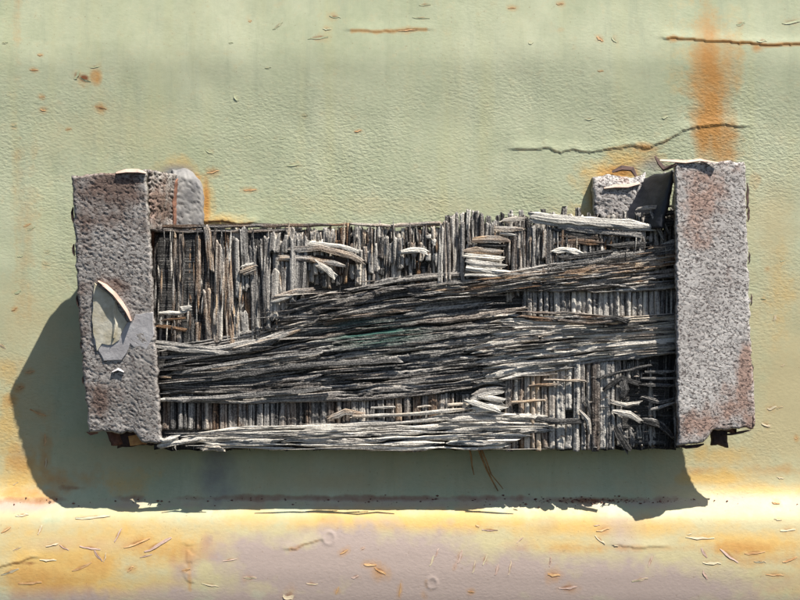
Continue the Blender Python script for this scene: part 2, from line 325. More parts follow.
def flake(u, v, l, a, w, kind, lift=None):
    w = w*R.choice([.4, .55, .7]); l = l*R.uniform(.9, 1.2)
    c, s_ = math.cos(math.radians(a)), math.sin(math.radians(a)); n = 6
    lift = lift or R.uniform(.2, 1.0)*w*.22
    vs, fs = [], []
    side = R.choice([1, 1, -1])
    for i in range(n):
        t = i/(n-1); ww = w*math.sin(math.pi*(.12+.76*t))**.5*R.uniform(.5, 1.3); x = (t-.5)*l; bend = R.uniform(-.4, .4)+.25*w*math.sin(t*5)
        for j in range(3):
            y = (j/2-.5)*ww+bend
            uu = u+x*c+y*s_; vv = v-x*s_+y*c
            up = (j/2 if side > 0 else 1-j/2)
            vs.append(P(uu, vv, wall_p(uu, vv)+.12+lift*up**1.6*math.sin(math.pi*(.1+.8*t))))
    for i in range(n-1):
        for j in range(2):
            q = i*3+j; fs.append((q, q+3, q+4, q+1))
    # underside, 0.3 mm back
    m = len(vs); vs += [(x, y+.00035, z) for x, y, z in vs]
    fs += [tuple(k+m for k in reversed(f)) for f in list(fs)]
    ring = [0]+[i*3 for i in range(1, n)]+[(n-1)*3+1, (n-1)*3+2]+[i*3+2 for i in range(n-2, -1, -1)]+[1]
    for a_, b_ in zip(ring, ring[1:]+ring[:1]): fs.append((a_, a_+m, b_+m, b_))
    return mesh_np('paint_flake', vs, fs, {'o': M_FLKO, 'p': M_FLKP if v > 300 else M_FLKG, 'k': M_FLKK}[kind], wall, smooth=False)
for f in flakes:
    if f[2] > 5.5 or R.random() < .5: flake(*f)
# crumbs of rust lying in the fold
cv_, cf_ = [], []
def crumb(u, v, r, V_, F_):
    b = len(V_); p = wall_p(u, v)
    for dx, dz, dp in ((-1, 0, 0), (0, 1, .2), (1, .1, 0), (.1, -1, .1), (0, 0, 1.1)):
        V_.append(P(u+dx*r*R.uniform(.6, 1.4), v-dz*r*R.uniform(.4, .8), p+dp*r+.1-.3*(dp == 0)))
    for q in ((0, 3, 4), (3, 2, 4), (2, 1, 4), (1, 0, 4)): F_.append(tuple(b+k for k in q))
for i in range(260):
    u = R.choice([R.uniform(60, 700), R.gauss(585, 40), R.uniform(560, 690), R.uniform(0, 800)])
    crumb(u, 501+R.gauss(0, 2.3), R.choice([.4, .5, .7, 1.0, 1.6]), cv_, cf_)
cr = mesh_np('rust_crumbs', cv_, cf_, M_GRIT, None, smooth=False)
tag(cr, 'fine dark rust crumbs and grit lying in the fold above the rounded ledge', 'grit', kind='stuff')

# ---------------------------------------------------------------- steel brackets
def slab(name, fn, nu, nv, thick, mat, parent, disp=0., rustfn=None, smoothfn=None, seed=0, wob=1.0, back=None):
    """fn(s,t) -> (u,v,p); a plate with a rough front and ragged edges"""
    s, t = np.meshgrid(np.linspace(0, 1, nu), np.linspace(0, 1, nv))
    u, v, p = fn(s, t)
    e = np.minimum(np.minimum(s*nu, (1-s)*nu), np.minimum(t*nv, (1-t)*nv))
    edge = np.clip(e/2.5, 0, 1)
    u = u+(fbm(u/7, v/7, 3, seed+3)-.5)*4*wob*np.where((s < .03) | (s > .97), 1, 0); v = v+(fbm(u/8, v/8, 3, seed+9)-.5)*5*wob*np.where((t < .02) | (t > .98), 1, 0)
    uu = u*.87+v*.5; vv = (-u*.5+v*.87)*1.5
    n = fbm(uu/2.7, vv/2.7, 2, seed)
    n5 = fbm(uu/14, vv/14, 2, seed+30)
    pf = p+disp*(1.3*np.clip((n-.26)/.2, 0, 1)-1+(n5-.5)*1.2)-(1-edge)**2*1.6
    k = (CAMD-pf/1000)/CAMD
    F1 = np.stack([(u-400)/1000*k, -pf/1000, (300-v)/1000*k], -1).reshape(-1, 3)
    N = nu*nv; id_ = np.arange(N).reshape(nv, nu)
    F2 = F1+np.array(back if back else (0, thick/1000, 0))
    q = np.stack([id_[:-1, :-1], id_[1:, :-1], id_[1:, 1:], id_[:-1, 1:]], -1).reshape(-1, 4)
    ring = np.concatenate([id_[0, :-1], id_[:-1, -1], id_[-1, :0:-1], id_[:0:-1, 0]])
    nxt = np.roll(ring, -1)
    sides = np.stack([ring, nxt, nxt+N, ring+N], -1)
    F = np.concatenate([q, q[:, ::-1]+N, sides])
    rm = rustfn(u, v) if rustfn else np.zeros_like(u); sm = smoothfn(u, v) if smoothfn else np.zeros_like(u)
    return mesh_np(name, np.concatenate([F1, F2]), F, mat, parent, dict(rust=np.tile(rm.ravel(), 2), smooth=np.tile(sm.ravel(), 2)))
def g2(u, v, cu, cv, ru, rv): return np.exp(-((u-cu)/ru)**2-((v-cv)/rv)**2)

LB = empty('steel_bracket', P(150, 300, 0), 'left rusty steel bracket with lilac-grey pitted face and a peeled cream patch', 'bracket', 'brackets holding the plywood')
RB = empty('steel_bracket', P(680, 300, 0), 'right pale grey pitted steel bracket below the orange rust streak', 'bracket', 'brackets holding the plywood')
def LF(s, t):
    ul = 72+t*17-2*np.sin(t*3); ur = 146+t*15
    u = ul+(ur-ul)*s
    top = 176-6*s; bot = 432+11*np.clip((s-.62)/.12, 0, 1)+1*s
    v = top+(bot-top)*t
    return u, v, 76-30*t+0*s
def lrust(u, v): return .28*np.clip((270-v)/90, 0, 1)+.8*g2(u, v, 112, 186, 30, 20)+.7*g2(u, v, 80, 330, 12, 40)+.75*g2(u, v, 100, 395, 24, 26)+.4*g2(u, v, 118, 225, 30, 22)+.8*g2(u, v, 112, 285, 22, 12)+.3*g2(u, v, 80, 230, 14, 50)
def lsmooth(u, v): return .9*g2(u, v, 145, 352, 14, 38)
slab('front_flange', LF, 80, 270, 5.5, M_STL, LB, .36, lrust, lsmooth, 21)
# web that carries the flange, curving out from the wall (ortho u, stand-out)
def LW(s, t):
    xo = np.interp(s, [0, .25, .5, .75, 1], [152, 138, 122, 105, 99]); d = np.interp(s, [0, .25, .5, .75, 1], [0, 18, 37, 48, 71])
    sc = 1-.42*t; d = d*sc; xo = xo+t*(12+14*np.clip((t-.8)*5, 0, 1))
    vo = 188+t*252
    k = CAMD/(CAMD-d/1000)
    return 400+(xo-400)*k, 300+(vo-300)*k, d
slab('web', LW, 24, 90, 0, M_RUST, LB, .8, None, None, 31, back=(.004, 0.001, 0))
def LI(s, t):
    return 150+27*s-2*t, 170+4*s+(62-s*4)*t, 66-58*s-3*np.sin(s*6+t*4)
slab('inner_web', LI, 26, 56, 0, M_STL, LB, 2.6, lambda u, v: .6*g2(u, v, 158, 205, 14, 20)+.4, None, 41, back=(-.004, .002, 0))
def LBk(s, t):
    u = 172+32*s; r = 24.; x = np.clip(u-(204-r), 0, r-.01); cut = r-np.sqrt(r*r-x*x)
    return u, 169+cut*(1-t)+63*t, 7.5-3*s-4*(1-np.clip(t*8, 0, 1))-3*np.clip((s-.9)*10, 0, 1)
slab('back_plate', LBk, 26, 46, 5, M_BACK, LB, .6, None, None, 51)
def LT(s, t): return 172+9*s*(1-.4*t)-3*t+4*t*t, 184+46*t-9*s, 12+2*np.sin(s*5)-6*s
slab('torn_paint_curl', LT, 10, 30, 1.2, M_RUST, LB, 1., None, None, 55)
def sheet(name, outline, p, thick, mat, parent, dome=0., tilt=(0, 0)):
    """thin sheet with a ragged outline"""
    n = len(outline); cu = sum(a for a, b in outline)/n; cv = sum(b for a, b in outline)/n
    vs = []; rings = (1., .97, .6)
    pf = (lambda u, v: p(u, v)) if callable(p) else (lambda u, v: p)
    for k, rr in enumerate(rings):
        for a, b in outline:
            u = cu+(a-cu)*rr; v = cv+(b-cv)*rr
            vs.append(P(u, v, pf(u, v)+(0, thick, thick+dome)[k]+tilt[0]*(u-cu)+tilt[1]*(v-cv)))
    vs.append(P(cu, cv, pf(cu, cv)+thick+dome)); fs = []
    for k in range(2):
        for i in range(n):
            j = (i+1) % n; fs.append((k*n+i, (k+1)*n+i, (k+1)*n+j, k*n+j))
    for i in range(n): fs.append((2*n+i, 3*n, 2*n+(i+1) % n))
    return mesh_np(name, vs, fs, mat, parent, smooth=False)
def lp(u, v): return 74-30*min(max((v-173)/263, 0), 1)+1.0
def rag(pts, j=1.2):
    out = []
    for (a, b), (c, d) in zip(pts, pts[1:]+pts[:1]):
        n = max(1, int(math.hypot(c-a, d-b)/5))
        for i in range(n): out.append((a+(c-a)*i/n+R.uniform(-j, j), b+(d-b)*i/n+R.uniform(-j, j)))
    return out
sheet('primer_patch', rag([(97, 278), (112, 284), (124, 296), (131, 316), (124, 318), (112, 306), (96, 292)], .8), lp, .5, M_REDB, LB)
sheet('paint_sheet', rag([(94, 322), (98, 328), (106, 326), (120, 322), (132, 322), (136, 314), (153, 312), (154, 334), (151, 342), (146, 350), (142, 345), (135, 348), (131, 343), (127, 353), (122, 361), (113, 361), (104, 361), (98, 352), (93, 340)], .8), lambda u, v: lp(u, v)+.5, 1.1, M_LILAC, LB)
sheet('peeled_patch', rag([(94, 283), (104, 290), (113, 298), (119, 310), (127, 322), (119, 340), (113, 346), (102, 344), (97, 352), (92, 330), (93, 300)], .7), lambda u, v: lp(u, v)+.9, 1.3, M_CREAM, LB)
def strip_sheet(name, pts, w, p, lift, mat, parent):
    vs, fs = [], []
    for i, (u, v) in enumerate(pts):
        a = pts[max(i-1, 0)]; b = pts[min(i+1, len(pts)-1)]; dx, dy = b[0]-a[0], b[1]-a[1]; L = math.hypot(dx, dy); nx_, ny_ = -dy/L, dx/L
        ww = w*math.sin(math.pi*(.12+.76*i/(len(pts)-1)))
        for j, (o_, h) in enumerate(((-1, 0), (-.3, .6), (.5, 1), (1, .8), (.9, .45), (0, .2))):
            vs.append(P(u+nx_*ww*o_, v+ny_*ww*o_, p(u, v)+h*lift*R.uniform(.8, 1.2)))
    n = len(pts)
    for i in range(n-1):
        for j in range(6): fs.append((i*6+j, i*6+(j+1) % 6, (i+1)*6+(j+1) % 6, (i+1)*6+j))
    fs += [tuple(range(5, -1, -1)), tuple((n-1)*6+k for k in range(6))]
    return mesh_np(name, vs, fs, mat, parent, smooth=False)
strip_sheet('paint_curl', [(98, 281), (106, 286), (114, 294), (121, 303), (127, 312), (131, 321)], 2.6, lambda u, v: lp(u, v)+1, 5, M_FLKK, LB)
strip_sheet('paint_curl', [(116, 300), (115, 312), (117, 324), (114, 338)], 3.2, lambda u, v: lp(u, v)+1.5, 2.5, M_CREAM, LB)
strip_sheet('paint_curl', [(112, 372), (118, 369), (124, 372)], 2., lp, 2.5, M_LILAC, LB)
strip_sheet('paint_curl', [(116, 173), (126, 171), (138, 171), (146, 173)], 2.4, lp, 3, M_FLKK, LB)
sheet('paint_chip', rag([(133, 361), (138, 359), (150, 362), (154, 369), (149, 366), (142, 366)], .5), lp, 1, M_LILAC, LB)
# hollow end below the flange
def LS(s, t): return 118+36*s, 428+(20-3*s)*t, 33-3*t
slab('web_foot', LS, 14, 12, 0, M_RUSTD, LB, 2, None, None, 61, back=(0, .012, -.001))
sheet('rust_scale', rag([(129, 436), (140, 433), (148, 438), (146, 444), (131, 445)], 1), 35, 1.5, M_RUSTO, LB)
sheet('rust_scale', rag([(86, 432), (97, 431), (98, 434), (90, 435)], .6), 40, 1.5, M_RUST, LB)

def RF(s, t):
    ul = 675+t*3; ur = 745+t*8+2.0*np.clip((t-.72)*8, 0, 1)
    u = ul+(ur-ul)*s
    top = 162-1*s; bot = 445-11*np.clip((s-.32)/.14, 0, 1)-6*s
    return u, top+(bot-top)*t, 60-9*s-6*t*t
def rrust(u, v): return .75*g2(u, v, 706, 190, 30, 36)+.55*g2(u, v, 698, 235, 16, 30)+.95*g2(u, v, 746, 365, 8, 26)+.7*g2(u, v, 735, 400, 26, 30)+.8*g2(u, v, 695, 425, 30, 18)+.35*g2(u, v, 725, 275, 20, 16)+.4*g2(u, v, 740, 165, 14, 8)+.7*g2(u, v, 752, 425, 10, 10)
slab('front_flange', RF, 80, 280, 5, M_STR, RB, .3, rrust, None, 71)
def RWb(s, t):
    a = np.array([(642, 178, 7), (673, 171, 52), (660, 228, 52), (612, 228, 7)], float)
    u = (a[0, 0]*(1-s)+a[1, 0]*s)*(1-t)+(a[3, 0]*(1-s)+a[2, 0]*s)*t
    v = (a[0, 1]*(1-s)+a[1, 1]*s)*(1-t)+(a[3, 1]*(1-s)+a[2, 1]*s)*t
    return u, v, 7+45*s
slab('inner_web', RWb, 20, 30, 0, M_WEBSHADE, RB, .3, None, None, 81, back=(.004, .002, 0))
def RWo(s, t):
    xo = 678+44*s; d = (2+45*s)*(1-.2*t*t); vo = 178+t*250; k = CAMD/(CAMD-d/1000)
    return 400+(xo-400)*k, 300+(vo-300)*k, d
slab('web', RWo, 14, 60, 0, M_RUST, RB, .8, None, None, 91, back=(-.003, .001, 0))
def RBk(s, t):
    return 596+52*s-3*(1-t), 178+52*t-4*s-2*np.sin(s*7)*(1-t), 13-0*s-5*(1-np.clip(t*6, 0, 1))
slab('back_plate', RBk, 36, 40, 10, M_STR, RB, .9, lambda u, v: .5*g2(u, v, 615, 180, 30, 8), None, 95)
def RLit(s, t): return 664+11*s-9*t, 172+44*t, 20+10*s
slab('rough_gusset', RLit, 12, 26, 3, M_STR, RB, 2, None, None, 97)
strip_sheet('bent_lip', [(655, 156), (659, 163), (664, 169), (670, 167), (677, 164)], 2.4, lambda u, v: 44+(u-655)*.6, 5, M_RUSTD, RB)
strip_sheet('paint_curl', [(604, 188), (615, 186), (628, 186), (640, 183)], 2.6, lambda u, v: 12, 3, M_FLKK, RB)
strip_sheet('paint_curl', [(660, 160), (672, 161), (686, 162), (700, 160), (718, 163)], 1.8, lambda u, v: 57, 3, M_FLKK, RB)
strip_sheet('weld_scale', [(612, 172), (622, 168), (632, 169), (637, 178)], 3, lambda u, v: 4, 4, M_RUSTD, RB)
def RS(s, t): return 711+17*s, 428+18*t, 34-2*t
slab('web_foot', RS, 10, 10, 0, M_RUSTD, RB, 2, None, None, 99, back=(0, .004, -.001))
strip_sheet('rust_scale', [(677, 445), (686, 447), (697, 446), (704, 444)], 2.0, lambda u, v: 42, 3, M_RUSTD, RB)
for (u, v, a, b) in [(747, 196, 2.2, 13), (748, 214, 2, 8), (751, 372, 2.6, 9), (749, 345, 1.6, 5), (751, 300, 1.4, 6), (753, 422, 2, 6), (749, 258, 1.5, 6)]:
    strip_sheet('rust_scale', [(u, v-b), (u+a*.5, v-b*.5), (u+a*.1, v), (u+a*.4, v+b*.5), (u-.5, v+b)], a*.7, lambda u, v: 43, 3.5, M_RUSTD, RB)
strip_sheet('rust_scale', [(722, 435), (732, 434), (742, 432), (751, 430)], 1.4, lambda u, v: 35, 2, M_RUSTD, RB)
for (u, v, b) in [(73, 215, 8), (74, 250, 6), (78, 300, 7), (82, 345, 6), (84, 380, 5), (75, 190, 4)]:
    strip_sheet('rust_scale', [(u, v-b), (u-.8, v-b*.3), (u-.4, v+b*.4), (u+.5, v+b)], 1.5, lambda u, v: lp(u, v)-4, 3.5, M_RUSTD, LB)

# ---------------------------------------------------------------- the plywood board
BD = empty('plywood_board', P(415, 450, 30), 'weathered grey plywood board with split, peeling layers held between the two brackets', 'board')
class Fib:
    def __init__(s): s.V = []; s.F = []; s.gr = []; s.tone = []; s.warm = []; s.moss = []
    def strip(s, pts, w, h, tone, warm=0., moss=0., e0=.25, e1=.25, jit=.12, rough=.1):
        """pts [(u,v,p)], w half width px, h thickness mm"""
        n = len(pts); b = len(s.V); L = 0; seed = R.uniform(0, 50); skew = R.uniform(-.3, .3)
        for i, (u, v, p) in enumerate(pts):
            a = pts[max(i-1, 0)]; c = pts[min(i+1, n-1)]; dx, dy = c[0]-a[0], c[1]-a[1]; l = math.hypot(dx, dy) or 1
            px, py = -dy/l, dx/l; t = i/(n-1)
            if i: L += math.hypot(u-pts[i-1][0], v-pts[i-1][1])/1000
            env = min(1, e0+(1-e0)*t*9, e1+(1-e1)*(1-t)*9)
            ww = w*env*R.uniform(1-jit, 1+jit); hh = h*(.5+.5*env)*R.uniform(1-rough, 1+rough)
            rg = (1.6*w if i in (0, n-1) else .3*w) if w > .9 else 0
            for o_, k in ((-1, -.3), (-.9, .6), (skew, .8), (.86, .5), (1, -.3), (0, -.9)):
                r = R.uniform(-rg, rg); o2 = o_+R.uniform(-.12, .12)
                s.V.append(P(u+px*ww*o2+dx/l*r, v+py*ww*o2+dy/l*r, p+(k+R.uniform(-.15, .15))*hh)); s.gr.append((L, o_*ww/1000*(1 if k > -.5 else .3), seed))
                s.tone.append(tone); s.warm.append(warm); s.moss.append(moss if not callable(moss) else moss(u, v))
        for i in range(n-1):
            for j in range(6):
                s.F.append((b+i*6+j, b+(i+1)*6+j, b+(i+1)*6+(j+1) % 6, b+i*6+(j+1) % 6))
        s.F.append(tuple(b+k for k in range(6))); s.F.append(tuple(b+(n-1)*6+k for k in range(5, -1, -1)))
        return s
    def build(s, name, parent, kind=None):
        o = mesh_np(name, s.V, s.F, M_WOOD, parent, dict(gr=s.gr, tone=s.tone, warm=s.warm, moss=s.moss), smooth=False)
        if kind: o['kind'] = kind
        return o
FINE = Fib()
cnt = {}
def piece(name, pts, w, h, tone, **k):
    """one splinter; the first 290 of a name are parts, the rest join the fine fibres"""
    cnt[name] = cnt.get(name, 0)+1
    if cnt[name] <= 290: Fib().strip(pts, w, h, tone, **k).build(name, BD)
    else: FINE.strip(pts, w, h, tone, **k)
# plies at the core
def core(name, u0, v0, u1, v1, p, th, tone, seed, horiz=False):
    nu, nv = 60, 30; s, t = np.meshgrid(np.linspace(0, 1, nu), np.linspace(0, 1, nv))
    u = u0+(u1-u0)*s; v = v0+(v1-v0)*t
    edge = (t > .98)*1.+(t < .02)*1.
    v = v+edge*(fbm(u/4, v/50, 3, seed)-.5)*6
    pf = p+(fbm(u/5, v/40, 3, seed+1)-.5)*2.5
    k = (CAMD-pf/1000)/CAMD
    A = np.stack([(u-400)/1000*k, -pf/1000, (300-v)/1000*k], -1).reshape(-1, 3); B = A+np.array((0, th/1000, 0)); N = nu*nv; id_ = np.arange(N).reshape(nv, nu)
    q = np.stack([id_[:-1, :-1], id_[1:, :-1], id_[1:, 1:], id_[:-1, 1:]], -1).reshape(-1, 4)
    ring = np.concatenate([id_[0, :-1], id_[:-1, -1], id_[-1, :0:-1], id_[:0:-1, 0]]); nxt = np.roll(ring, -1)
    F = np.concatenate([q, q[:, ::-1]+N, np.stack([ring, nxt, nxt+N, ring+N], -1)])
    g = np.stack([v.ravel()/1000, u.ravel()/1000, 0*u.ravel()], -1) if not horiz else np.stack([u.ravel()/1000, v.ravel()/1000, 0*u.ravel()], -1)
    mesh_np(name, np.concatenate([A, B]), F, M_WOOD, BD, dict(gr=np.tile(g, (2, 1)), tone=np.full(2*N, tone), warm=np.zeros(2*N), moss=np.zeros(2*N)))
core('inner_ply', 158, 232, 674, 448, 20, 5, .25, 5, True)
core('inner_ply', 156, 230, 675, 449, 26, 5.5, .2, 8)
core('inner_ply', 154, 231, 676, 449.5, 33, 5, .26, 12, True)

LANE = {}
def lane(name, fn, a0, a1, c0, c1, p, tone, warm=0., moss=None, th=2.5, da=2.4, dc=.95, rag0=6., rag1=6., groove=1.6, bead=0., pf=None, rim=1.2, wander=.6, crown=.5, always=False, sheet=None):
    """a flat splinter with a grooved face; a runs along the grain and c across it (photo px); fn(a, c) -> (u, v)"""
    if a1-a0 < 5: return
    sd = R.randrange(5000); na = max(4, int((a1-a0)/da)+1); nc = max(3, int((c1-c0)/dc)+1)
    s, t = np.meshgrid(np.linspace(0, 1, na), np.linspace(0, 1, nc))
    c = c0+(c1-c0)*t; rr = np.random.RandomState(sd)
    r0 = np.convolve(rr.rand(nc+2)**1.3, [.3, .5, .2], 'valid')*rag0; r1 = np.convolve(rr.rand(nc+2)**1.3, [.3, .5, .2], 'valid')*rag1
    a = a0+r0[:, None]+(a1-r1[:, None]-a0-r0[:, None])*s
    sx = sd*.37
    if sheet is None:
        lo = (vnoise(a/17+sx, a*0+.5, 3)-.5)*2*wander*1.6; hi = (vnoise(a/15+sx+40, a*0+.5, 4)-.5)*2*wander*1.6
    else:                                   # neighbours share an edge; the crack between them opens and closes
        sx = sheet
        def eg(cc, sg):
            w = (vnoise(a/33+sx, a*0+cc*.731, 3)-.5)*3.2+(vnoise(a/9+sx, a*0+cc*.731, 6)-.5)*1.0
            return w+sg*(.12+1.5*np.clip(vnoise(a/24+sx, a*0+cc*.37+9, 8)-.52, 0, 1)*2)
        lo = eg(c0, 1); hi = eg(c1, -1)
    c = c+lo*(1-t)+hi*t
    n = fbm(a/150+sx, c/2.3, 2, 200); g = np.clip(1-np.abs(n-.5)/.055, 0, 1)
    n2 = vnoise(a/28+sx, c/1.0, 231); n3 = vnoise(a/3.2+sx, c/1.4, 240)
    e = np.minimum(t, 1-t)*(c1-c0)
    h = p+crown*np.sin(np.pi*t)+(n-.5)*.9-groove*g+(n2-.5)*.5+(n3-.5)*.4-rim*np.exp(-(e/.8)**2)
    h = h+(vnoise(a/70+sx, c*0 if sheet is None else c/30, 17)-.5)*2.4
    if bead:
        bn = vnoise(a/1.9+sx, c/7, 251); h = h-bead*np.clip(1-np.abs(bn-.5)/.12, 0, 1)
    if pf is not None: h = h+pf(a, c)
    u, v = fn(a, c)
    k = (CAMD-h/1000)/CAMD
    A = np.stack([(u-400)/1000*k, -h/1000, (300-v)/1000*k], -1).reshape(-1, 3)
    N = na*nc; id_ = np.arange(N).reshape(nc, na)
    q = np.stack([id_[:-1, :-1], id_[1:, :-1], id_[1:, 1:], id_[:-1, 1:]], -1).reshape(-1, 4)
    ring = np.concatenate([id_[0, :-1], id_[:-1, -1], id_[-1, :0:-1], id_[:0:-1, 0]]); m = len(ring)
    Bk = A[ring].copy(); Bk[:, 1] = -(p-th)/1000
    nb = N+np.arange(m); F = [q, np.stack([ring, np.roll(ring, -1), np.roll(nb, -1), nb], -1)]
    # the back: one band across
    F = np.concatenate(F)
    bot = nb[:na]; 
    top = nb[na-1+nc-1:na-1+nc-1+na][::-1]
    w_ = min(len(bot), len(top))
    F = np.concatenate([F, np.stack([bot[:w_-1], bot[1:w_], top[1:w_], top[:w_-1]], -1)])
    V = np.concatenate([A, Bk])
    gr = np.stack([a.ravel()/1000, c.ravel()/1000, np.full(N, sx)], -1)
    tn = tone+(n-.5)*.3+(n2-.5)*.25+(n3-.5)*.12-.3*g; tn = tn.ravel()
    ms = np.zeros(N) if moss is None else moss(u, v).ravel()
    at = [gr, tn, np.full(N, warm), ms]; at = [np.concatenate([x, x[ring]]) for x in at]
    cnt[name] = cnt.get(name, 0)+1
    if cnt[name] <= 290 or always:
        mesh_np(name, V, F, M_WOOD, BD, dict(gr=at[0], tone=at[1], warm=at[2], moss=at[3]), smooth=True)
    else:
        L = LANE.setdefault('x', dict(V=[], F=[], a=[[], [], [], []], n=0)); L['V'].append(V); L['F'].append(F+L['n']); L['n'] += len(V)
        for i_ in range(4): L['a'][i_].append(at[i_])
VERT = lambda a, c: (c, a)
def vset(name, u0, u1, top, bot, pitch, p, tone, warm=.15, broke=.0, wv=.25, tv=.22, seg=9, h=1.6, jt=6, jb=4, lean=1.5, rough=.25, bead=0.):
    """a run of upright fibre strips"""
    u = u0
    while u < u1:
        w = pitch*R.uniform(1-wv, 1+wv); uc = u+w/2; u += w
        t0 = (top(uc) if callable(top) else top)+R.uniform(-jt, jt*.6); b0 = (bot(uc) if callable(bot) else bot)+R.uniform(-jb, jb)
        spans = [(t0, b0)]
        if R.random() < broke:
            m = t0+(b0-t0)*R.uniform(.25, .75); g = R.uniform(1, 7); spans = [(t0, m-g), (m+g, b0)]
        dl = R.uniform(-lean, lean); pp = p+R.uniform(-1.5, 1.5); tn = tone+R.uniform(-tv, tv); wm = warm*R.choice([0, 0, .5, 1, 2.2])
        for a, b in spans:
            if b-a < 4: continue
            hw = w*.5*R.uniform(.78, 1.04); dd = dl/max(b-a, 1)*2; mid = (a+b)/2
            lane(name, (lambda A_, C_, dd=dd, mid=mid: (C_+dd*(A_-mid), A_)), a, b, uc-hw, uc+hw, pp, tn+R.uniform(-.08, .08), min(1, wm), None, h+1, 2.4, 1.0, 1.2*w if bead == 0 else .8, 1.2*w if bead == 0 else .8, .9, bead, None, .75, .4, .2*h)
N1 = 'upright_splinter'
itp = lambda *k: (lambda u: float(np.interp(u, [a for a, b in k], [b for a, b in k])))
# left field, in three depths
vset(N1, 153, 300, 231, itp((153, 350), (260, 345), (300, 300)), 6, 33, .36, .4, .5, .4, .3, bead=.5)
vset(N1, 205, 300, 236, itp((153, 350), (255, 345), (275, 325), (300, 300)), 8.5, 38, .58, .3, .3, .4, .2, 12, 2.2, 14, 4, 3)
vset(N1, 262, 302, 232, itp((262, 336), (300, 300)), 9, 41, .58, .05, .1, .3, .1, 14, 2.4, 3, 4, 2)
# short ones along the top middle
vset(N1, 300, 442, 228, 288, 4.6, 36, .50, .5, .5, .4, .3)
vset(N1, 308, 442, 238, 268, 6, 39, .62, .4, .3, .4, .22, 7, 1.6, 10, 10)
# raised comb in the middle
vset(N1, 438, 500, itp((438, 222), (455, 213), (475, 213), (500, 226)), 292, 4.4, 40, .60, .1, .1, .25, .16, 8, 2, 8, 4, 1.2)
vset(N1, 470, 520, 218, 240, 4.2, 35, .44, .1, 0, .3, .2, 7, 1.5, 8, 4, 1)
vset(N1, 505, 680, 219, 300, 4.8, 35, .50, .12, .4, .3, .2, 8, 1.7, 8, 4, 1)
vset(N1, 512, 560, 226, 280, 5, 39.5, .58, .12, .1, .3, .16, 8, 2, 4, 4, 1)
vset(N1, 560, 655, 232, 262, 6, 38.5, .5, .3, .4, .4, .2, 6, 1.7, 6, 5, 1)
N2 = 'cross_ply_strip'
vset(N2, 522, 678, 283, 318, 5.4, 38, .64, .05, 0, .14, .12, 4, 2.4, 1, 1, .4, .35, .9)
vset(N2, 162, 472, 394, 430, 8.2, 37, .50, .3, .0, .3, .1, 7, 1.5, 1, 1, .6, .25, .2)
vset(N2, 505, 560, 366, 450, 6.2, 38.5, .66, .4, .25, .28, .16, 5, 2.5, 1, 2, .5, .3, .9)
vset(N2, 556, 612, 362, 451, 7.0, 40, .64, .12, .3, .3, .16, 4.5, 2.7, 1, 2, .5, .34, 1.1)
vset(N2, 610, 622, 356, 448, 6, 37, .5, .03, .5)
vset(N2, 622, 646, 356, 384, 5, 36, .45, .03, .2)
vset(N2, 622, 646, 425, 448, 6, 34, .35, .03, .2)
vset(N2, 646, 678, 356, 448, 7.5, 34, .42, .03, .5, .3, .16, 7, 2.2, 3, 5, 1.5, .3, .6)
# jagged tips above the top edge
vset('fibre_tip', 230, 445, 226, 240, 9, 33, .42, .4, 0, .5, .2, 5, 1, 4, 3, 1)
vset('fibre_tip', 440, 505, itp((440, 221), (460, 207), (480, 213), (505, 222)), 245, 3.6, 37, .45, .1, 0, .4, .2, 6, 1.2, 6, 3, 1)
vset('fibre_tip', 510, 672, 212, 235, 4.4, 32, .45, .1, 0, .5, .2, 6, 1.2, 7, 3, 1)

N3 = 'long_splinter'
def hset(name, T, B, u0, u1, lanes, p, tone, warm=.1, moss=None, tv=.06, split=.35, rag=26, th=3, groove=2., start=None, endj=0., keep=1., dp=.5, startj=8, grow=.5):
    """a torn sheet of veneer: splinters side by side along the grain between T(u) and B(u)"""
    um = np.linspace(u0, u1, 9); H = float(np.mean([B(x)-T(x) for x in um])); sh = R.uniform(0, 200)
    ug = np.linspace(u0-30, u1+30, 200); Tg = np.array([T(x) for x in ug]); Bg = np.array([B(x) for x in ug])
    def fn(a, c):
        Tv = np.interp(a, ug, Tg); Bv = np.interp(a, ug, Bg); return a, Tv+(Bv-Tv)*c/H
    edges = np.cumsum([0]+[R.uniform(1-grow, 1+grow) for _ in range(lanes)]); edges = edges/edges[-1]*H
    for k in range(lanes):
        if R.random() > keep: continue
        c0, c1 = edges[k], edges[k+1]; f = (c0+c1)/2/H
        a = (start(f) if start else u0)+R.uniform(-startj, startj)*.5; b = u1+R.uniform(-endj, 0)
        tb = tone+R.uniform(-tv, tv); wm = min(1, warm*R.choice([0, .3, 1, 1, 2.5])); pl = p+R.uniform(-dp, dp)
        cuts = [a, b] if R.random() > split or b-a < 120 else [a, R.uniform(a+50, b-50), b]
        for i_ in range(len(cuts)-1):
            q0, q1 = cuts[i_], cuts[i_+1]; r_ = R.uniform(10, 22) if len(cuts) > 2 else 0
            if i_ == 0 and len(cuts) > 2: q1 += r_
            lane(name, fn, q0, q1, c0, c1, pl+R.uniform(-.25, .25), tb+R.uniform(-.03, .03), wm, moss, th, 2.3, .85, rag*R.uniform(.5, 1) if i_ == 0 else r_*1.1, 2 if (i_ == len(cuts)-2 and not endj) else max(rag*R.uniform(.5, 1), r_*1.2), groove, 0., None, .7, .6, .12, False, sh)
moss = lambda u, v: np.clip(1.3*np.exp(-((u-372)/42)**2-((v-334)/13)**2), 0, 1)
TA = itp((150, 343), (200, 347), (240, 343), (258, 334), (275, 312), (300, 292), (340, 277), (400, 270), (450, 274), (500, 298), (560, 313), (620, 317), (690, 312))
BA = itp((150, 398), (250, 402), (330, 401), (400, 398), (470, 389), (520, 375), (600, 363), (690, 351))
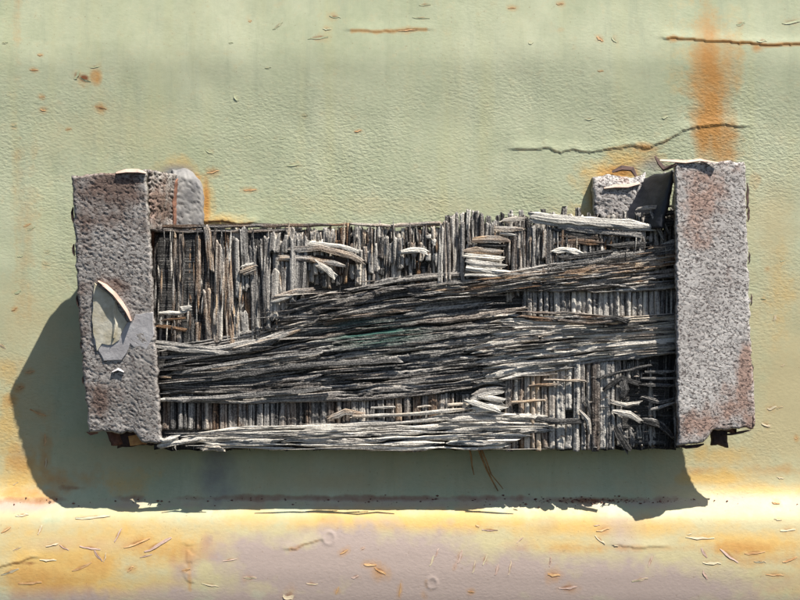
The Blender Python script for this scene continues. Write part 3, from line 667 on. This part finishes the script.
TG = itp((120, 342), (150, 336), (200, 328), (260, 313), (300, 300), (350, 287), (400, 277), (450, 271), (500, 266), (560, 257), (620, 248), (700, 236))
BG = itp((120, 403), (150, 402), (250, 404), (330, 402), (400, 399), (470, 390), (520, 378), (600, 363), (700, 351))
_ot = itp((150, 347), (200, 349), (240, 344), (258, 333), (275, 316), (290, 300), (305, 291), (340, 276))
def st_main(f):
    for u in range(158, 350, 2):
        if TG(u)+(BG(u)-TG(u))*f >= _ot(u): return u
    return 340
hset(N3, TG, BG, 158, 545, 13, 39.5, .48, .10, moss, .07, .3, 34, 4, 2.6, st_main, 60, dp=.9)
# torn remains of a second skin over it
hset(N3, TG, BG, 330, 470, 17, 41.6, .50, .25, moss, .09, .0, 60, 2.2, 1.6, lambda f: 335+R.uniform(-40, 90), 90, .28, .5)
# left bundle, splayed, with dark gaps
hset(N3, itp((150, 350), (200, 352), (250, 345), (300, 328), (330, 318)), itp((150, 399), (250, 402), (330, 400)), 160, 335, 6, 41.3, .46, .1, None, .1, 0., 44, 2.6, 1.8, None, 60, .8, 1.2)
# the pale flat face at the right
TR = itp((400, 330), (440, 322), (500, 314), (560, 315), (620, 316), (700, 311)); BR = itp((400, 398), (470, 390), (520, 377), (600, 363), (700, 351))
hset(N3, TR, BR, 440, 680, 7, 42.2, .78, .15, None, .05, .2, 60, 4, 2.4, lambda f: 455+50*abs(f-.5), 0)
hset(N3, itp((480, 310), (560, 313), (640, 314)), itp((480, 316), (560, 321), (640, 320)), 505, 640, 2, 44, .42, .3, None, .08, 0., 30, 2, 1.5, None, 20)
TU = itp((400, 290), (430, 284), (480, 277), (530, 267), (600, 254), (700, 237)); BU = itp((400, 300), (430, 302), (520, 292), (600, 293), (640, 291), (700, 288))
hset(N3, TU, BU, 418, 680, 5, 41.8, .60, .8, None, .07, .3, 40, 3.5, 2.4, None, 0)
hset(N3, TU, BU, 500, 650, 8, 43.4, .60, .9, None, .1, 0., 40, 2, 1.6, lambda f: 500+R.uniform(-10, 60), 60, .5, .6)
# bottom band
TC = itp((150, 437), (200, 431), (250, 427), (350, 422), (430, 417), (480, 412), (520, 413), (580, 420)); BC = itp((150, 446), (200, 448), (300, 450), (450, 451), (560, 449), (580, 449))
hset(N3, TC, BC, 168, 562, 6, 41.5, .76, .05, None, .05, .25, 44, 3.5, 2.6, lambda f: 168+abs(f-.4)*60, 60, dp=1.0, grow=.3)
# top edge strips
def one(pts, w, h, tone, name=N3, **k):
    if len(pts) == 2 or True:
        q = []
        for (a, b) in zip(pts[:-1], pts[1:]):
            n = max(2, int(math.hypot(b[0]-a[0], b[1]-a[1])/9))
            for i in range(n): q.append(tuple(a[j]+(b[j]-a[j])*i/n+(R.uniform(-.4, .4) if j == 1 else 0) for j in range(3)))
        q.append(pts[-1])
    k.setdefault('e0', R.uniform(.5, .95)); k.setdefault('e1', R.uniform(.3, .9)); k.setdefault('jit', .16)
    Fib().strip(q, w, h*.8, tone, **k).build(name, BD)
N4 = 'broken_veneer'
for (pts, w, h, tone, k) in [
    ([(152, 227, 35), (230, 226, 36), (330, 225, 36)], 2, 2, .34, dict(warm=.5)), ([(150, 231, 34), (250, 231, 35), (300, 229, 35)], 1.6, 2, .45, dict(warm=.3)),
    ([(352, 224, 36), (390, 226, 37), (438, 223, 36)], 1.8, 2, .55, dict(warm=.5)), ([(410, 226, 35), (460, 224, 36)], 1.8, 2, .55, dict(warm=.7)), ([(300, 226, 35), (355, 224, 35)], 1.4, 1.6, .5, dict(warm=.8)),
    # pale strip lying along the top right
    ([(529, 215, 42), (560, 219, 43), (600, 222, 43), (650, 226, 42)], 4.2, 2.4, .93, {}), ([(533, 221, 41), (570, 224, 41), (655, 229, 41)], 3, 2, .82, {}), ([(560, 227, 41), (600, 232, 41), (640, 234, 41)], 2.6, 2, .6, {}),
    ([(555, 228, 40), (580, 233, 40), (606, 230, 40)], 4.5, 2, .26, {}), ([(556, 243, 40), (580, 241, 40), (600, 243, 40)], 3, 2, .3, dict(warm=.9)), ([(552, 251, 41), (566, 250, 42), (582, 253, 41)], 2.8, 2, .95, {}), ([(560, 237, 40), (600, 238, 40)], 2, 1.5, .2, dict(warm=.5)),
    ([(605, 232, 41), (640, 236, 41)], 2.5, 2, .55, {}), ([(610, 246, 40), (650, 243, 40)], 3, 2, .3, {}), ([(560, 258, 41), (610, 252, 41)], 2.6, 2, .3, {}),
    # crossing chips over the left-middle
    ([(290, 250, 42), (320, 248, 43), (352, 256, 42), (364, 262, 41)], 3.2, 2, .62, dict(warm=.5)), ([(308, 243, 41), (340, 246, 42), (360, 252, 42)], 2.2, 2, .9, {}), ([(280, 258, 41), (310, 259, 42), (345, 266, 41)], 3, 2, .62, dict(warm=.9)), ([(285, 254, 40), (355, 262, 40)], 3, 2, .2, dict(warm=.6)),
    ([(402, 252, 42), (420, 250, 42), (428, 253, 42)], 2.6, 2, .9, {}), ([(315, 262, 42), (328, 270, 42), (334, 276, 42)], 3, 2, .85, dict(warm=.2)), ([(240, 272, 41), (256, 266, 42)], 2, 2, .75, dict(warm=.6)), ([(240, 267, 41), (252, 264, 41)], 1.6, 2, .95, {}), ([(242, 275, 41), (255, 270, 41)], 1.6, 2, .6, dict(warm=.9)),
    ([(276, 298, 43), (296, 292, 43), (312, 290, 43)], 3, 2, .6, dict(warm=.7)), ([(274, 302, 44), (290, 297, 44)], 2.2, 2, .9, {}), ([(160, 313, 39), (178, 313, 40), (190, 310, 40)], 2, 2, .88, {}), ([(180, 309, 41), (190, 307, 41)], 2.4, 2, .85, {}), ([(162, 320, 38), (190, 318, 39)], 1.6, 2, .45, dict(warm=.9)), ([(158, 326, 38), (185, 330, 39)], 2, 2, .3, dict(warm=.9)),
    # stepped chips right of the comb
    ([(466, 250, 43), (486, 251, 43), (503, 252, 43)], 3, 2.5, .6, dict(warm=.8)), ([(466, 256, 44), (485, 257, 44), (503, 259, 43)], 3, 2.5, .88, dict(warm=.1)), ([(466, 262, 45), (503, 266, 44)], 3, 2.5, .8, {}), ([(466, 268, 45), (508, 272, 44)], 3, 2.5, .92, {}), ([(466, 275, 45), (500, 276, 44)], 2, 2, .8, {}),
    ([(476, 240, 42), (490, 239, 42), (506, 240, 42)], 3.6, 2.5, .55, dict(warm=.9)), ([(498, 229, 41), (520, 229, 41)], 3, 2, .68, dict(warm=.8)), ([(500, 220, 40), (524, 219, 40)], 2.6, 2, .8, dict(warm=.2)), ([(502, 234, 40), (516, 235, 40)], 2, 2, .85, {}), ([(478, 245, 41), (505, 246, 41)], 2, 2, .15, {}),
    # pale scrap between the two lower bands
    ([(470, 401, 41), (485, 394, 42), (503, 392, 41)], 2.8, 2, .72, {}), ([(474, 394, 41), (488, 389, 42), (504, 388, 41)], 2.6, 1.6, .62, dict(warm=.3)), ([(480, 404, 41), (504, 404, 41)], 2.2, 1.6, .6, {}), ([(472, 410, 42), (490, 408, 43), (505, 409, 42)], 3.4, 2, .92, {}), ([(468, 401, 43), (480, 405, 44), (500, 411, 43)], 2.6, 2, .95, {}), ([(476, 384, 41), (490, 382, 41), (504, 384, 41)], 2.4, 2, .6, {}), ([(478, 397, 43), (504, 400, 43)], 2.4, 2, .8, {}),
    # long free splinter at the left, crossing in front of the bracket's edge
    ([(149, 341, 52), (175, 345, 47), (215, 349, 44), (260, 341, 43), (300, 328, 43)], 2.6, 2.2, .58, {}), ([(152, 345, 51), (180, 350, 46), (230, 353, 44)], 2.2, 2, .68, {}), ([(232, 349, 44), (270, 340, 45), (300, 330, 44)], 1.6, 2, .7, dict(warm=.9)),
    ([(157, 367, 44), (200, 357, 44), (250, 350, 44)], 1.6, 2, .45, {}), ([(160, 385, 42), (200, 380, 43), (300, 366, 44), (400, 360, 44)], 2.8, 2.4, .40, {}), ([(165, 400, 42), (220, 398, 44), (330, 388, 44)], 2.6, 2.4, .50, {}),
    ([(184, 372, 45), (240, 362, 45), (320, 352, 45)], 2.2, 2, .52, {}),
    # lower left rubble
    ([(152, 436, 44), (164, 441, 45), (178, 437, 44)], 3, 2.5, .92, {}), ([(160, 446, 43), (190, 440, 44), (205, 438, 44)], 2.4, 2, .8, {}), ([(204, 449, 41), (214, 447, 42), (222, 450, 41)], 3, 2.2, .85, dict(warm=.5)), ([(160, 377, 41), (170, 377, 41)], 1.6, 2, .7, dict(warm=.9)), ([(158, 400, 42), (170, 399, 42)], 1.8, 2, .85, {}),
    # scraps in the lower window and the right hollow
    ([(330, 418, 40), (345, 412, 41), (362, 414, 40)], 3, 2, .6, dict(warm=.8)), ([(350, 416, 41), (400, 415, 41), (470, 409, 41)], 1.8, 2, .8, dict(warm=.5)), ([(372, 408, 40), (395, 407, 40)], 1.2, 2, .85, {}), ([(418, 407, 40), (430, 406, 40)], 1.2, 2, .8, dict(warm=.5)),
    ([(449, 405, 40), (466, 404, 40)], 1.6, 2, .85, dict(warm=.4)), ([(512, 402, 42), (545, 400, 42)], 1.6, 2, .68, dict(warm=.9)), ([(528, 386, 42), (560, 384, 42)], 1.4, 2, .6, dict(warm=.9)), ([(545, 380, 42), (586, 381, 43)], 1.2, 2, .7, dict(warm=.6)), ([(512, 376, 42), (556, 374, 42)], 1.2, 2, .6, dict(warm=.3)),
    ([(540, 419, 43), (560, 422, 44), (582, 421, 43)], 3, 2.2, .36, {}), ([(580, 411, 44), (588, 420, 45), (590, 432, 44)], 2.2, 2, .75, dict(warm=.3)), ([(586, 400, 43), (590, 412, 43)], 2.2, 2, .4, {}),
    ([(612, 402, 43), (626, 405, 44), (640, 403, 43)], 2.2, 2, .82, dict(warm=.2)), ([(612, 411, 44), (630, 414, 45), (640, 421, 44)], 2.8, 2.2, .72, dict(warm=.1)), ([(622, 376, 42), (625, 390, 44), (620, 402, 42)], 4, 2, .30, {}), ([(606, 388, 42), (622, 378, 43), (640, 384, 42)], 3, 2, .22, {}),
    ([(644, 398, 42), (660, 402, 43), (677, 398, 42)], 2.6, 2, .40, {}), ([(650, 410, 42), (677, 402, 42)], 1.6, 2, .6, {}), ([(642, 420, 41), (660, 424, 42), (672, 436, 41)], 3.4, 2.4, .25, {}), ([(616, 430, 42), (622, 440, 43), (628, 449, 42)], 4, 2.4, .3, {}), ([(645, 372, 42), (678, 371, 42)], 1.5, 2, .5, {}), ([(642, 379, 42), (678, 378, 42)], 1.4, 2, .55, {}), ([(640, 385, 42), (678, 386, 42)], 1.6, 2, .36, {}),
    ([(598, 378, 42), (612, 374, 42), (650, 365, 42)], 1.6, 2, .3, {}), ([(604, 320, 46), (616, 318, 47), (628, 322, 46)], 2.6, 2, .2, {}), ([(560, 320, 46), (590, 324, 46), (630, 318, 46)], 1.6, 2, .35, dict(warm=.4)),
    # scraps in the gap behind the right bracket
    ([(638, 209, 40), (655, 207, 42), (672, 206, 42)], 2, 2, .7, dict(warm=.3)), ([(650, 210, 41), (658, 228, 43), (664, 240, 42)], 1.8, 2, .5, {}), ([(659, 212, 41), (668, 232, 42)], 1.8, 2, .3, {}), ([(645, 216, 38), (676, 212, 40)], 3, 2, .25, {}), ([(640, 226, 38), (676, 222, 40)], 4, 2, .2, {})]:
    one(pts, w, h, tone, N4, **k)
# short regular scraps of the peeling face
def hairs(n, ur, vf, p, wr, lr, tone, slope=0., warm=0.):
    for i in range(n):
        u = R.uniform(*ur); a, b = vf(u); v = R.uniform(a, b); L = R.uniform(*lr); s_ = slope(u) if callable(slope) else slope
        FINE.strip([(u+L*(t-.5), v+s_*L*(t-.5)+R.uniform(-.4, .4), p+R.uniform(-1, 1.2)) for t in (0, .33, .66, 1)], R.uniform(*wr), .9, tone+R.uniform(-.25, .25), warm=warm*R.choice([0, 0, 1, 2]), e0=.1, e1=.1)
hairs(130, (265, 675), lambda u: (TA(u)+1, BA(u)-1), 44, (.35, .9), (18, 70), .42, lambda u: -.06, .15)
hairs(70, (430, 675), lambda u: (TU(u)+1, BU(u)-1), 44.5, (.35, .9), (15, 50), .5, -.12, .5)
hairs(40, (160, 300), lambda u: (TA(u)+2, BA(u)-1), 44, (.4, .9), (20, 70), .35, -.08, .1)
hairs(40, (180, 550), lambda u: (TC(u), BC(u)), 44.5, (.35, .8), (20, 70), .66, -.01, .05)
for i in range(420):                      # upright hairs in the left and top fields
    u = R.uniform(154, 676); v = R.uniform(232, 262) if u > 300 else R.uniform(235, 335)
    if u > 440 and u < 470 and False: continue
    L = R.uniform(8, 30); dl = R.uniform(-1.5, 1.5); p = R.uniform(36, 41)
    if v+L/2 > TA(u) and u < 450: L = max(5, 2*(TA(u)-v))
    FINE.strip([(u+dl*t, v-L/2+L*t, p+R.uniform(-.5, .5)) for t in (0, .33, .66, 1)], R.uniform(.4, 1.3), 1., R.uniform(.1, .85), warm=R.choice([0, 0, .3, .9]), e0=.1, e1=.1)
for i in range(70):                      # ragged hairs crossing the cross-ply
    u = R.uniform(507, 676); v = R.uniform(372, 448)
    L = R.uniform(3, 9)
    FINE.strip([(u+L*(t-.5), v+R.uniform(-.4, .4), 41.5+R.uniform(-1, 1)) for t in (0, .5, 1)], R.uniform(.3, .7), .7, R.uniform(.2, .65), warm=R.choice([0, 0, .5]), e0=.2, e1=.2)
for i in range(150):                      # and under the lower edge
    u = R.uniform(165, 670); L = R.uniform(3, 7)
    FINE.strip([(u, 444, 34+R.uniform(-8, 6)), (u+R.uniform(-1, 1), 444+L*.6, 33), (u+R.uniform(-1, 1), 444+L, 33)], R.uniform(.5, 1.2), .9, R.uniform(.1, .5), e0=.6, e1=.1)
FINE.build('fine_fibres', BD, 'stuff')
if 'x' in LANE:
    L = LANE['x']; o = mesh_np('small_splinters', np.concatenate(L['V']), np.concatenate(L['F']), M_WOOD, BD, dict(zip(('gr', 'tone', 'warm', 'moss'), [np.concatenate(x) for x in L['a']])), smooth=True); o['kind'] = 'stuff'


# ---------------------------------------------------------------- dry stalks hanging below the board
def stalk(pts, r, label):
    vs, fs = [], []
    for i, (u, v, p) in enumerate(pts):
        x, y, z = P(u, v, p); rr = r*(1-.55*i/(len(pts)-1))/1000
        for k in range(6): vs.append((x+rr*math.cos(k*math.pi/3), y+rr*math.sin(k*math.pi/3), z))
    for i in range(len(pts)-1):
        for k in range(6): fs.append((i*6+k, i*6+(k+1) % 6, (i+1)*6+(k+1) % 6, (i+1)*6+k))
    fs += [tuple(range(6)), tuple((len(pts)-1)*6+k for k in range(5, -1, -1))]
    o = mesh_np('dry_stalk', vs, fs, M_STRAW, None); tag(o, label, 'stalk', 'dry stalks hanging below the board'); return o
stalk([(477, 444, 30), (482, 458, 26), (487, 470, 20), (493, 482, 12), (498, 491, 8)], 1.5, 'longest brown dry stalk hanging below the middle of the board')
stalk([(479, 444, 32), (486, 460, 27), (491, 474, 20), (500, 485, 14), (503, 489, 10)], 1.1, 'thin pale dry stalk just right of the longest one, bent out at its tip')
stalk([(468, 444, 26), (471, 455, 22), (472, 466, 17), (474, 475, 13)], 1.2, 'short dark dry stalk hanging left of the other two, deep in the shadow')
